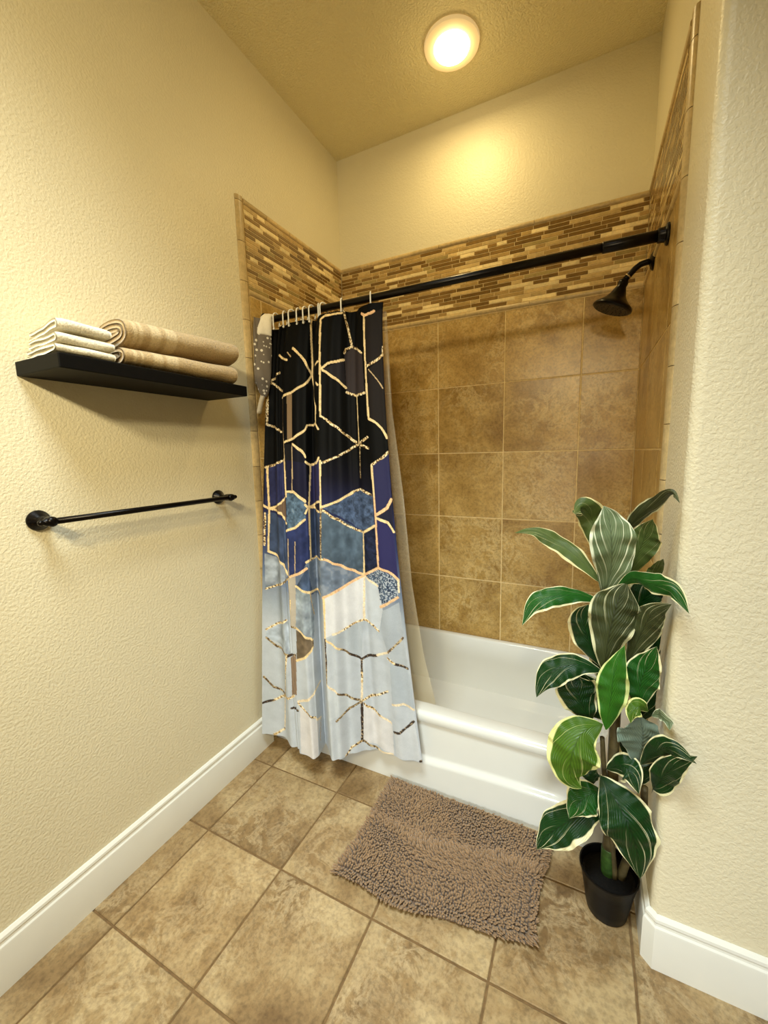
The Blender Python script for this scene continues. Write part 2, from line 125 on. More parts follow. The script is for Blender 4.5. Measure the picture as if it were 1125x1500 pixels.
def m_terry(name, rgb, band=None):
    t = NT(name); c = t.attr('tint')
    f = t.noise(t.obj(), 210, 4, .75)
    c = t.mix(.8, c, t.ramp(f, [(.32, (.62,)*3), (.60, (1.06,)*3)]), 'MULTIPLY')
    t.bs(Base_Color=c, Roughness=.95, Specular_IOR_Level=.1, Sheen_Weight=.35)
    t.bump(f, .9, .004); return t.m
M['terry'] = m_terry('terry_cloth', None)
def m_pile():
    t = NT('chenille_pile'); c = t.attr('tint')
    t.bs(Base_Color=c, Roughness=.9, Specular_IOR_Level=.15, Sheen_Weight=.3); return t.m
M['pile'] = m_pile()
M['matback'] = m_plain('mat_backing', (112, 88, 70), .95, nz=.2)
def m_curtain():
    t = NT('printed_polyester')
    c = t.attr('tint')
    w = t.noise(t.obj(), 420, 2, .5)
    c = t.mix(.25, c, t.ramp(w, [(.3, (.7,)*3), (.65, (1.1,)*3)]), 'MULTIPLY')
    t.bs(Base_Color=c, Roughness=.65, Specular_IOR_Level=.10)
    t.bump(t.noise(t.obj(), 26, 3), .25, .003)
    return t.m
M['curtain'] = m_curtain()
def m_liner():
    t = NT('clear_vinyl_liner')
    t.bs(Base_Color=lin((236, 224, 192)), Roughness=.22, Specular_IOR_Level=.5)
    tr = t.n('ShaderNodeBsdfTransparent', {'Color': (.93, .90, .82)})
    mx = t.n('ShaderNodeMixShader', {0: .30})
    t.t.links.new(tr.outputs[0], mx.inputs[1]); t.t.links.new(t.b.outputs[0], mx.inputs[2])
    t.t.links.new(mx.outputs[0], t.out.inputs[0]); return t.m
M['liner'] = m_liner()
def m_leaf(name, base, vein, cream, amount, margin, rough=.38, dark=.6):
    t = NT(name); sx = t.n('ShaderNodeSeparateXYZ'); t.t.links.new(t.uv(), sx.inputs[0])
    u = t.math('MULTIPLY_ADD', sx.outputs[0], 2.0, -1.0); v = sx.outputs[1]
    au = t.math('ABSOLUTE', u); o = t.obj()
    # veins sweep from midrib towards the tip
    ph = t.math('SUBTRACT', v, t.math('MULTIPLY', t.math('POWER', au, 1.2), .72))
    wob = t.math('MULTIPLY', t.noise(o, 22, 2), .05)
    ph = t.math('ADD', ph, wob)
    fine = t.math('SINE', t.math('MULTIPLY', ph, 92.0))
    st = t.math('SINE', t.math('MULTIPLY_ADD', ph, 25.0, t.math('MULTIPLY', t.math('SIGN', u), .9)))
    cb = t.n('ShaderNodeCombineXYZ'); t.set(cb.inputs[0], t.math('MULTIPLY', ph, 7.0)); t.set(cb.inputs[1], t.math('SIGN', u)); 
    sel = t.noise(cb.outputs[0], 3.4, 1)
    inner = t.n('ShaderNodeMapRange', {0: au, 1: .12, 2: .55}); 
    line = t.n('ShaderNodeMapRange', {0: st, 1: .80, 2: .95})
    selm = t.n('ShaderNodeMapRange', {0: sel, 1: .62-amount, 2: .70-amount})
    streak = t.math('MULTIPLY', t.math('MULTIPLY', line.outputs[0], inner.outputs[0]), selm.outputs[0])
    mg = t.math('MULTIPLY_ADD', t.noise(o, 7, 2), -.95, 1.0-margin+.46)
    edge = t.n('ShaderNodeMapRange', {0: t.math('SUBTRACT', au, mg), 1: 0.0, 2: .05})
    msk = t.math('MAXIMUM', streak, edge.outputs[0])
    g = t.mix(t.math('MULTIPLY_ADD', fine, .5, .5), lin(base), tuple(x*dark for x in lin(base)))
    g = t.mix(t.math('MULTIPLY', t.noise(o, 30, 2), .5), g, lin(vein))
    mid = t.n('ShaderNodeMapRange', {0: au, 1: .05, 2: .015})
    g = t.mix(t.math('MULTIPLY', mid.outputs[0], .7), g, tuple(x*.55 for x in lin(base)))
    c = t.mix(msk, g, lin(cream))
    t.bs(Base_Color=c, Roughness=rough, Specular_IOR_Level=.25)
    t.bump(fine, .35, .0012); return t.m
CR = (238, 232, 186)
M['leaf_t'] = m_leaf('leaf_green', (26, 80, 22), (36, 98, 28), CR, .10, .12)
M['leaf_b'] = m_leaf('leaf_bright', (44, 104, 24), (62, 124, 34), (214, 226, 150), -.02, .06)
M['leaf_v'] = m_leaf('leaf_lime', (66, 100, 22), (86, 122, 32), (226, 226, 150), .12, .12)
M['leaf_d'] = m_leaf('leaf_dark', (13, 50, 14), (20, 66, 20), CR, .13, .13)
M['leaf_g'] = m_leaf('leaf_olive', (74, 92, 42), (92, 110, 56), (224, 214, 160), .10, .12)
M['leaf_k'] = m_leaf('leaf_dark_olive', (54, 62, 34), (82, 90, 54), (206, 204, 164), .16, .10)  # dark olive leaves with thin pale streaks
M['leaf_s'] = m_leaf('leaf_silver_underside', (92, 110, 74), (136, 150, 112), (222, 226, 196), .26, .10, .5, .62)
M['leaf_u'] = m_leaf('leaf_grey_underside', (104, 122, 108), (128, 144, 128), (170, 180, 160), -.1, .05, .5, .7)
M['stem'] = m_plain('stem_bark', (78, 68, 38), .6, nz=.45, nscale=40, bump=.002, bscale=60)
M['stemgreen'] = m_plain('stem_green', (52, 82, 28), .5, nz=.45, nscale=60, bump=.002, bscale=60)

# ---------------------------------------------------------------- mesh helpers
def mesh(name, V, F, mat, parent=None, smooth=True, tint=None, tile=None, uv=None, kind=None):
    me = bpy.data.meshes.new(name); V = np.asarray(V, dtype=np.float64)
    off = np.array(parent.matrix_world.translation) if parent is not None else np.zeros(3)
    if parent is not None: off = np.array(tree_loc(parent))
    me.from_pydata((V-off).tolist(), [], [tuple(int(i) for i in f) for f in F])
    for nm, a in (('tint', tint), ('tile', tile)):
        if a is not None:
            at = me.attributes.new(nm, 'FLOAT_COLOR', 'POINT')
            a = np.asarray(a, dtype=np.float32)
            if a.shape[1] == 3: a = np.concatenate([a, np.ones((len(a), 1), np.float32)], 1)
            at.data.foreach_set('color', a.ravel())
    if uv is not None:
        l = me.uv_layers.new(name='UVMap'); idx = np.zeros(len(me.loops), np.int32); me.loops.foreach_get('vertex_index', idx)
        l.data.foreach_set('uv', np.asarray(uv, np.float32)[idx].ravel())
    me.materials.append(M[mat] if isinstance(mat, str) else mat)
    if smooth: me.polygons.foreach_set('use_smooth', [True]*len(me.polygons))
    me.update()
    o = bpy.data.objects.new(name, me); COL.objects.link(o)
    if parent is not None: o.parent = parent
    if kind: o['kind'] = kind
    return o
def tree_loc(o):
    v = Vector(o.location)
    while o.parent: o = o.parent; v += o.location
    return v
def empty(name, loc):
    o = bpy.data.objects.new(name, None); o.location = loc; o.empty_display_size = .05; COL.objects.link(o); return o
def tag(o, label, cat, group=None):
    o['label'] = label; o['category'] = cat
    if group: o['group'] = group
    return o
def smooth_angle(o, deg=35):
    me = o.data
    me.polygons.foreach_set('use_smooth', [True]*len(me.polygons))
    try: me.set_sharp_from_angle(angle=math.radians(deg))
    except Exception: pass
    return o
def bevel(o, w, seg=2):
    m = o.modifiers.new('bevel', 'BEVEL'); m.width = w; m.segments = seg; m.limit_method = 'ANGLE'; m.angle_limit = math.radians(40)
    return o
def box(a, b):
    x0, y0, z0 = a; x1, y1, z1 = b
    return ([(x0,y0,z0),(x1,y0,z0),(x1,y1,z0),(x0,y1,z0),(x0,y0,z1),(x1,y0,z1),(x1,y1,z1),(x0,y1,z1)],
            [(0,3,2,1),(4,5,6,7),(0,1,5,4),(1,2,6,5),(2,3,7,6),(3,0,4,7)])
class Acc:
    def __init__(s): s.V = []; s.F = []; s.A = []
    def add(s, V, F, a=None):
        n = len(s.V); s.V += [tuple(v) for v in V]; s.F += [tuple(i+n for i in f) for f in F]
        if a is not None: s.A += [a]*len(V)
        return s
def sweep(path, prof, closed=True, caps=True, up=None):
    """rings of a closed profile [(a,b)] swept along path [(p, side, up)]"""
    V = []; F = []; n = len(prof)
    for p, s, u in path:
        for a, b in prof: V.append(tuple(Vector(p)+Vector(s)*a+Vector(u)*b))
    for i in range(len(path)-1):
        for j in range(n):
            k = (j+1) % n; F.append((i*n+j, i*n+k, (i+1)*n+k, (i+1)*n+j))
    if caps: F.append(tuple(range(n-1, -1, -1))); F.append(tuple(range((len(path)-1)*n, len(path)*n)))
    return V, F
def tube(pts, rad, n=16, caps=True):
    pts = [Vector(p) for p in pts]; rad = rad if hasattr(rad, '__len__') else [rad]*len(pts)
    V = []; F = []; side = None
    for i, p in enumerate(pts):
        t = (pts[min(i+1, len(pts)-1)]-pts[max(i-1, 0)]).normalized()
        if side is None:
            side = t.orthogonal().normalized()
        side = (side-t*side.dot(t)).normalized(); u = t.cross(side)
        for k in range(n):
            a = 2*PI*k/n; V.append(tuple(p+(side*math.cos(a)+u*math.sin(a))*rad[i]))
    for i in range(len(pts)-1):
        for k in range(n):
            F.append((i*n+k, i*n+(k+1) % n, (i+1)*n+(k+1) % n, (i+1)*n+k))
    if caps: F.append(tuple(range(n-1, -1, -1))); F.append(tuple(range((len(pts)-1)*n, len(pts)*n)))
    return V, F
def lathe(origin, axis, prof, n=40):
    """prof: [(r, h)] along axis from origin"""
    ax = Vector(axis).normalized(); o = Vector(origin)
    s = ax.orthogonal().normalized(); u = ax.cross(s); V = []; F = []
    for r, h in prof:
        for k in range(n):
            a = 2*PI*k/n; V.append(tuple(o+ax*h+(s*math.cos(a)+u*math.sin(a))*max(r, 1e-5)))
    for i in range(len(prof)-1):
        for k in range(n): F.append((i*n+k, i*n+(k+1) % n, (i+1)*n+(k+1) % n, (i+1)*n+k))
    F.append(tuple(range(n-1, -1, -1))); F.append(tuple(range((len(prof)-1)*n, len(prof)*n)))
    return V, F
def tiles(us, vs, place, g=.0035, t=.005, bev=.0022):
    """bevelled tiles on a grid; place(u,v,h)->xyz; returns V,F,tile colour"""
    V = []; F = []; A = []
    for i in range(len(us)-1):
        for j in range(len(vs)-1):
            u0, u1, v0, v1 = us[i]+g/2, us[i+1]-g/2, vs[j]+g/2, vs[j+1]-g/2
            if u1-u0 < .004 or v1-v0 < .004: continue
            n = len(V); c = rng.random(3)
            for (d, h) in ((0, 0), (0, t-bev), (bev, t)):
                for (a, b) in ((u0+d, v0+d), (u1-d, v0+d), (u1-d, v1-d), (u0+d, v1-d)): V.append(place(a, b, h)); A.append(c)
            for l in (0, 4):
                for k in range(4): F.append((n+l+k, n+l+(k+1) % 4, n+l+4+(k+1) % 4, n+l+4+k))
            F.append((n+8, n+9, n+10, n+11))
    return V, F, A
def grid_lines(lo, hi, start, step):
    k0 = math.floor((lo-start)/step); L = [lo]
    x = start+k0*step
    while x < hi-1e-4:
        if x > lo+1e-4: L.append(x)
        x += step
    return L+[hi]

# ---------------------------------------------------------------- room shell
XR, YF = 2.75, -4.4
def struct(name, V, F, mat, **k):
    o = mesh(name, V, F, mat, kind='structure', **k); return o
f = struct('floor', *box((0, YF, -.06), (XR, B, -.0035)), 'fgrout', smooth=False)
V, F, A = tiles(grid_lines(0, XR, FC, FG), grid_lines(YF, .03, FR, FG), lambda u, v, h: (u, v, h-.005), .006, .005, .002)
mesh('floor_tile', V, F, 'ftile', f, smooth=False, tile=A)
struct('ceiling', *box((-.1, YF-.1, H), (XR+.1, B+.1, H+.06)), 'ceil', smooth=False)
wl = struct('wall_left', *box((-.1, YF-.1, -.05), (0, B+.1, H)), 'paint', smooth=False)
wb = struct('wall_back', *box((0, B, -.05), (W+.1, B+.1, H)), 'paint', smooth=False)
struct('wall_front', *box((0, YF-.1, -.05), (XR+.1, YF, H)), 'paint', smooth=False)
struct('wall_far_right', *box((XR, YF, -.05), (XR+.1, YC, H)), 'paint', smooth=False)
# right wall: short return with a rounded outside corner, then the stretch that faces the camera
R = .022; pl = [(W, B)]
for k in range(9):
    a = PI+k*(PI/2)/8; pl.append((W+R+R*math.cos(a), YC+R+R*math.sin(a)))
pl += [(XR, YC), (XR, YC+.1), (W+.12, YC+.1), (W+.12, B)]
n = len(pl); V = [(x, y, -.05) for x, y in pl]+[(x, y, H) for x, y in pl]
F = [(i, (i+1) % n, n+(i+1) % n, n+i) for i in range(n)]+[tuple(range(n-1, -1, -1)), tuple(range(n, 2*n))]
wr = smooth_angle(struct('wall_right', V, F, 'paint'), 30)

# ---------------------------------------------------------------- tile surround
MZ0, MZ1 = 2.045, 2.369         # mosaic band
LY, RY = .0115, .0115           # inner edges of the edge trim
zs = grid_lines(.30, 2.0205, RZ, TS)
def surround(wall, place, u0, u1, ustart):
    V, F, A = tiles([u0, u1], [.28, T-.004], lambda u, v, h: place(u, v, h+.0022), 0, .0025, .0005)
    mesh('grout_bed', V, F, 'wgrout', wall, smooth=False)
    V, F, A = tiles(grid_lines(u0, u1, ustart, TS), zs, place, .004, .0065, .002)
    mesh('wall_tile', V, F, 'wtile', wall, smooth=False, tile=A)
    # mosaic: thin staggered strips of stone and glass
    pal = [((112, 84, 40), .30), ((130, 100, 52), .16), ((168, 138, 84), .20), ((190, 162, 108), .14), ((226, 204, 152), .15), ((150, 130, 80), .05)]
    pc = [lin(c) for c, _ in pal]; pw = np.array([w for _, w in pal]); pw /= pw.sum()
    a = Acc(); nrow = 19; hrow = (MZ1-MZ0)/nrow; A = []
    for r in range(nrow):
        z0 = MZ0+r*hrow; u = u0-random.random()*.1
        while u < u1:
            L = random.choice((.045, .07, .09, .12, .15)); e = min(u+L, u1); s = max(u, u0)
            if e-s > .006:
                Vt, Ft, _ = tiles([s, e], [z0, z0+hrow], place, .0022, .0062, .0012)
                c = np.array(pc[rng.choice(len(pc), p=pw)])*(1.02+.32*random.random())
                a.add(Vt, Ft, tuple(c))
            u += L
    mesh('mosaic_band', a.V, a.F, 'mosaic', wall, smooth=False, tint=a.A)
    for nm, z0, z1 in (('pencil_trim', 2.0215, 2.0445), ('cap_trim', 2.3695, T)):
        a = Acc(); u = u0-.05*random.random()
        while u < u1:
            s, e = max(u, u0)+.0009, min(u+.152, u1)-.0009
            if e-s > .004:
                hh = (z1-z0); prof = [(hh*(.5-.5*math.cos(PI*k/8)), .0035+.0095*math.sin(PI*k/8)) for k in range(9)]
                rows = [place(s, z0+p, 0+q) for p, q in prof]+[place(e, z0+p, q) for p, q in prof]
                m = 9; Ff = [(k, k+1, m+k+1, m+k) for k in range(m-1)]+[tuple(range(m)), tuple(range(2*m-1, m-1, -1))]
                c = np.array(lin((206, 180, 128)))*(.82+.36*random.random()); a.add(rows, Ff, tuple(c))
            u += .152
        smooth_angle(mesh(nm, a.V, a.F, 'trimstone', wall, tint=a.A), 50)
surround(wb, lambda u, v, h: (u, B-h, v), .0065, W-.0065, V1)
surround(wl, lambda u, v, h: (h, u, v), LY, B-.0065, .08)
surround(wr, lambda u, v, h: (W-h, u, v), RY, B-.0065, .095)
def edge_trim(wall, place, y0, y1, off):
    a = Acc(); z = -off
    while z < T:
        s, e = max(z, .001)+.001, min(z+.152, T)-.001
        if e-s > .005:
            ww = y1-y0; prof = [(ww*k/10, .0030+.0085*min(1, (k/4.)**.5 if k < 4 else 1, ((10-k)/2.5)**.5)) for k in range(11)]
            rows = [place(y0+p, s, q) for p, q in prof]+[place(y0+p, e, q) for p, q in prof]
            rows += [place(y0, s, 0), place(y0, e, 0), place(y1, s, 0), place(y1, e, 0)]
            m = 11; Ff = [(k, k+1, m+k+1, m+k) for k in range(m-1)]+[tuple(range(m)), tuple(range(2*m-1, m-1, -1)), (0, 2*m, 2*m+1, m), (m-1, 2*m-1, 2*m+3, 2*m+2)]
            c = np.array(lin((196, 172, 124)))*(.85+.3*random.random()); a.add(rows, Ff, tuple(c))
        z += .152
    smooth_angle(mesh('edge_trim', a.V, a.F, 'trimstone', wall, tint=a.A), 45)
edge_trim(wl, lambda u, v, h: (h, u, v), -.0285, .0105, .06)
edge_trim(wr, lambda u, v, h: (W-h, u, v), -.0265, .0105, .11)

# ---------------------------------------------------------------- baseboards
BB = [(0, 0), (.015, 0), (.015, .118), (.0135, .124), (.010, .128), (.009, .134), (.011, .139), (.010, .146), (.006, .150), (.003, .153), (0, .154)]
def baseboard(name, pts):
    """pts: plan polyline along the wall with outward mitre vectors"""
    V = []; F = []; n = len(BB)
    for (x, y), (mx, my) in pts:
        for d, z in BB: V.append((x+mx*d, y+my*d, z))
    for i in range(len(pts)-1):
        for j in range(n): F.append((i*n+j, i*n+(j+1) % n, (i+1)*n+(j+1) % n, (i+1)*n+j))
    F += [tuple(range(n-1, -1, -1)), tuple(range((len(pts)-1)*n, len(pts)*n))]
    return smooth_angle(struct(name, V, F, 'white'), 25)
baseboard('baseboard_left', [((.0005, YF+.001), (1, 0)), ((.0005, -.0305), (1, 0))])
c = .4142
baseboard('baseboard_right', [((W-.0005, -.028), (-1, 0)), ((W-.0005, YC+.014), (-1, -c)), ((W+.014, YC-.0005), (-c, -1)), ((XR-.001, YC-.0005), (0, -1))])

# ---------------------------------------------------------------- bathtub
def rrect(x0, x1, y0, y1, r, z, n=10):
    P = []
    for cx, cy, a0 in ((x1-r, y1-r, 0), (x0+r, y1-r, PI/2), (x0+r, y0+r, PI), (x1-r, y0+r, 1.5*PI)):
        for k in range(n+1):
            a = a0+PI/2*k/n; P.append((cx+r*math.cos(a), cy+r*math.sin(a), z))
    return P
X0, X1, YB, ZR = .0072, W-.0072, B-.0072, .338
loops = [rrect(X0, X1, .022, YB, .002, .0), rrect(X0, X1, .022, YB, .002, ZR-.045), rrect(X0, X1, .004, YB, .004, ZR-.040),
         rrect(X0, X1, .0005, YB, .006, ZR-.030), rrect(X0, X1, .0005, YB, .006, ZR-.016), rrect(X0+.001, X1-.001, .004, YB-.001, .008, ZR-.006), rrect(X0+.003, X1-.003, .011, YB-.003, .012, ZR-.0005),
         rrect(X0+.008, X1-.008, .019, YB-.008, .02, ZR+.001)]
ix0, ix1, iy0, iy1 = X0+.085, X1-.085, .078, YB-.036
loops += [rrect(ix0-.012, ix1+.012, iy0-.012, iy1+.008, .10, ZR), rrect(ix0-.004, ix1+.004, iy0-.003, iy1+.003, .10, ZR-.004), rrect(ix0, ix1, iy0, iy1, .10, ZR-.014),
          rrect(ix0+.012, ix1-.010, iy0+.004, iy1-.010, .10, ZR-.08), rrect(ix0+.06, ix1-.03, iy0+.03, iy1-.030, .11, .13),
          rrect(ix0+.11, ix1-.05, iy0+.05, iy1-.05, .12, .075), rrect(ix0+.17, ix1-.10, iy0+.10, iy1-.10, .12, .052)]
V = [p for L in loops for p in L]; n = len(loops[0]); F = []
for i in range(len(loops)-1):
    for k in range(n): F.append((i*n+k, i*n+(k+1) % n, (i+1)*n+(k+1) % n, (i+1)*n+k))
F.append(tuple(range((len(loops)-1)*n, len(loops)*n)))
tub = smooth_angle(mesh('bathtub', V, F, 'tub'), 40)
tag(tub, 'white enamelled alcove bathtub with a moulded front apron', 'bathtub')
nx, nz = 150, 60; V = []; F = []
def sst(a, b, x): t = min(1, max(0, (x-a)/(b-a))); return t*t*(3-2*t)
for j in range(nz+1):
    z = (ZR-.042)*j/nz
    for i in range(nx+1):
        x = X0+.001+(X1-X0-.002)*i/nx
        zb = .118+.022*sst(.45, 1.15, x)
        d = sst(zb-.012, zb+.022, z)*sst(.06, .12, x)*(1-sst(1.25, 1.33, x))*(1-sst(.280, .296, z)*.0)
        V.append((x, .0015+.013*d+.004*(1-sst(0, .02, z))*0+.008*sst(.255, .296, z)*(1-d), z))
for j in range(nz):
    for i in range(nx): a = j*(nx+1)+i; F.append((a, a+1, a+nx+2, a+nx+1))
mesh('apron', V, F, 'tub', tub)

# ---------------------------------------------------------------- curtain rod
RA, RB = Vector((0.0066, .1, 1.942)), Vector((W-.0066, .177, 1.973))
def rod_at(x): return RA+(RB-RA)*((x-RA.x)/(RB.x-RA.x))
rd = (RB-RA).normalized()
rod = empty('curtain_rod', tuple(RA)); tag(rod, 'dark bronze shower curtain rod spanning the tub alcove', 'curtain rod')
mesh('rod_tube', *tube([RA+rd*.01, RB-rd*.01], .0138, 24), 'rod', rod)
mesh('rod_sleeve', *tube([RB-rd*.175, RB-rd*.172, RB-rd*.012], [.0145, .0165, .0165], 24), 'rod', rod)
for P0, d in ((RA, Vector((1, 0, 0))), (RB, Vector((-1, 0, 0)))):
    smooth_angle(mesh('rod_flange', *lathe(P0, d, [(.030, 0), (.031, .003), (.029, .007), (.0215, .010), (.0205, .016), (.0205, .026), (.019, .028)]), 'rod', rod), 40)

# ---------------------------------------------------------------- shower curtain
def cr(P, s):
    P = np.array(P); n = len(P)-1; t = s*n; i = np.clip(t.astype(int), 0, n-1); f = (t-i)[:, None]
    g = lambda k: P[np.clip(k, 0, n)]; a, b, c, d = g(i-1), g(i), g(i+1), g(i+2)
    return .5*(2*b+(c-a)*f+(2*a-5*b+4*c-d)*f**2+(3*b-a-3*c+d)*f**3)
def curtain_pt(s, t):
    a = cr(CT, s); b = cr(CB, s); f = t[:, None]
    X = a[:, 0]+(b[:, 0]-a[:, 0])*f**1.4; Y = a[:, 1]+(b[:, 1]-a[:, 1])*f**.7; Z = a[:, 2]+(b[:, 2]-a[:, 2])*f
    Y = Y+.0045*np.sin(s*88+.6*np.sin(s*31))*(.4+.6*f)*np.sin(PI*np.clip(s*12, 0, 1)/2)
    return np.stack([X, Y, Z], -1)
NS, NTT = 400, 860
G = curtain_pt(np.linspace(0, 1, NS), np.linspace(0, 1, NTT)).reshape(-1, 3)
pz = G[:, 2].copy(); px = np.tile(np.linspace(0, 1, NS), NTT)*.75
gx = G.reshape(NTT, NS, 3); dl = np.hypot(np.gradient(gx[:, :, 0], axis=1), np.gradient(gx[:, :, 1], axis=1))*(NS-1)/.75
ker = np.ones(9)/9; dl = np.stack([np.convolve(np.pad(r_, 4, 'edge'), ker, 'valid') for r_ in dl]).ravel(); dl = np.clip(dl, .45, 2.5)
def vnoise(x, y, seed):
    r = np.random.default_rng(seed); n = 256; tab = r.random((n, n))
    xi = np.floor(x).astype(int); yi = np.floor(y).astype(int); fx = x-xi; fy = y-yi
    fx = fx*fx*(3-2*fx); fy = fy*fy*(3-2*fy); t = lambda a, b: tab[a % n, b % n]
    return (t(xi, yi)*(1-fx)+t(xi+1, yi)*fx)*(1-fy)+(t(xi, yi+1)*(1-fx)+t(xi+1, yi+1)*fx)*fy
def fbm(x, y, s, seed): return .5*vnoise(x*s, y*s, seed)+.3*vnoise(x*s*2.1, y*s*2.1, seed+1)+.2*vnoise(x*s*4.3, y*s*4.3, seed+2)
def linA(c): c = np.asarray(c, float)/255; return np.where(c <= .04045, c/12.92, ((c+.055)/1.055)**2.4)
# ground colour runs from black at the rod through navy to pale blue at the hem
zk = [0, .62, .74, .86, 1.0, 1.12, 1.24, 1.36, 1.95]
ck = np.array([(196, 208, 220), (188, 200, 214), (150, 168, 190), (110, 128, 160), (52, 62, 112), (42, 46, 92), (20, 19, 34), (8, 8, 7), (7, 7, 6)])
base = np.stack([np.interp(pz+.03*np.sin(px*11), zk, ck[:, k]) for k in range(3)], -1)
def inside(px, pz, poly):
    r = np.zeros(len(px), bool); n = len(poly)
    for i in range(n):
        x0, z0 = poly[i]; x1, z1 = poly[(i+1) % n]
        if z0 == z1: continue
        c = ((z0 > pz) != (z1 > pz)) & (px < (x1-x0)*(pz-z0)/(z1-z0)+x0); r ^= c
    return r
n_f = fbm(px, pz, 26, 3); n_s = vnoise(px*320, pz*320, 9); n_m = fbm(px, pz, 70, 12)
for col, tx, poly in PC:
    m = inside(px, pz, poly); c = np.array(col, float)[None, :]*np.ones((m.sum(), 3))
    if tx == 1: c = c*(.72+.56*n_f[m])[:, None]
    if tx == 2: c = c*(.45+1.1*n_m[m])[:, None]
    if tx == 3: c = np.where((n_s[m] > .60)[:, None], np.array((176, 190, 208.)), np.where((n_s[m] < .3)[:, None], np.array((44, 56, 86.)), c))
    base[m] = c
base[pz < .95] *= (.95+.1*n_f[pz < .95])[:, None]
lum = (base@np.array((.3, .59, .11)))[:, None]; sat = np.where(lum > 140, .52, .80); base = (base*sat+lum*(1-sat))*np.where(lum > 140, .94, .90)
STY = {'l': (.0048, (232, 204, 152)), 'm': (.0046, (204, 172, 118)), 'd': (.0045, (120, 98, 70)), 'D': (.0050, (62, 50, 42)), 't': (.0022, (190, 164, 124)), 'o': (.0050, (232, 188, 142)), 'p': (.0044, (226, 208, 176))}
g_n = vnoise(px*240, pz*240, 21); g_l = vnoise(px*30, pz*30, 31)
best = np.full(len(px), 9.0); sty = np.zeros(len(px), 'U1')
for st, pts in PL:
    w = STY[st][0]
    for (x0, z0), (x1, z1) in zip(pts[:-1], pts[1:]):
        lo = np.where((px > min(x0, x1)-.012) & (px < max(x0, x1)+.012) & (pz > min(z0, z1)-.012) & (pz < max(z0, z1)+.012))[0]
        dx, dz = x1-x0, z1-z0; L2 = dx*dx+dz*dz+1e-9
        k2 = dl[lo]**2; t = np.clip(((px[lo]-x0)*dx*k2+(pz[lo]-z0)*dz)/(dx*dx*k2+dz*dz+1e-9), 0, 1)
        d = np.hypot((px[lo]-x0-t*dx)*dl[lo], pz[lo]-z0-t*dz)/w
        k = d < best[lo]; best[lo[k]] = d[k]; sty[lo[k]] = st
wob = .82+.36*g_l
for st, (w, c) in STY.items():
    m = (sty == st) & (best < wob); c = np.array(c, float)[None, :]*np.ones((m.sum(), 3))
    dk = np.array((84, 66, 46.)); lt = np.array((244, 228, 190.))
    if st in 'md': c = np.where((g_n[m] > .62)[:, None], lt if st == 'm' else np.array((190, 170, 130.)), np.where((g_n[m] < .34)[:, None], dk, c))
    elif st == 'D': c = np.where((g_n[m] > .78)[:, None], np.array((170, 150, 120.)), c)
    else: c = c*(.9+.2*g_n[m])[:, None]
    base[m] = c
tint = linA(np.clip(base, 0, 255))
idx = np.arange(NS*NTT).reshape(NTT, NS)
Fq = np.stack([idx[:-1, :-1], idx[:-1, 1:], idx[1:, 1:], idx[1:, :-1]], -1).reshape(-1, 4)
def np_mesh(name, V, F, mat, parent=None, tint=None):
    me = bpy.data.meshes.new(name); off = np.array(tree_loc(parent)) if parent else 0
    V = np.asarray(V)-off; me.vertices.add(len(V)); me.vertices.foreach_set('co', V.astype(np.float32).ravel())
    me.loops.add(F.size); me.loops.foreach_set('vertex_index', F.astype(np.int32).ravel())
    me.polygons.add(len(F)); me.polygons.foreach_set('loop_start', np.arange(0, F.size, F.shape[1], dtype=np.int32))
    me.polygons.foreach_set('loop_total', np.full(len(F), F.shape[1], np.int32))
    me.update(calc_edges=True); me.polygons.foreach_set('use_smooth', np.ones(len(F), bool))
    if tint is not None:
        at = me.attributes.new('tint', 'FLOAT_COLOR', 'POINT')
        at.data.foreach_set('color', np.concatenate([tint, np.ones((len(tint), 1))], 1).astype(np.float32).ravel())
    me.materials.append(M[mat]); me.validate()
    o = bpy.data.objects.new(name, me); COL.objects.link(o)
    if parent: o.parent = parent
    return o
cur = empty('shower_curtain', (.3, .1, 1.94)); tag(cur, 'black to pale blue fabric shower curtain with gold geometric lines', 'shower curtain')
fab = np_mesh('printed_fabric', G, Fq, 'curtain', cur, tint)
# eyelets along the stitched top hem and a stitch line
HX = [.066, .112, .149, .183, .216, .250, .283, .306, .392, .520]
# ---------------------------------------------------------------- liner
liner = empty('shower_liner', (.35, .15, 1.92)); tag(liner, 'translucent clear vinyl liner hanging inside the tub behind the curtain', 'shower curtain')
ns, nt = 120, 60; V = []
for j in range(nt):
    t = j/(nt-1); z = 1.905-(1.905-.255)*t
    xr = np.interp(z, [.25, .30, .50, .80, 1.17, 1.52, 1.9], [.775, .762, .712, .664, .632, .588, .572]); xl = .06+.075*sst(.60, .85, t)
    for i in range(ns):
        s = i/(ns-1); amp = .009+.010*t
        V.append((xl+(xr-xl)*s, .150-.012*t+amp*math.sin(s*46+.5*math.sin(s*17)), z))
F = [(j*ns+i, j*ns+i+1, (j+1)*ns+i+1, (j+1)*ns+i) for j in range(nt-1) for i in range(ns-1)]
mesh('vinyl_sheet', V, F, 'liner', liner)
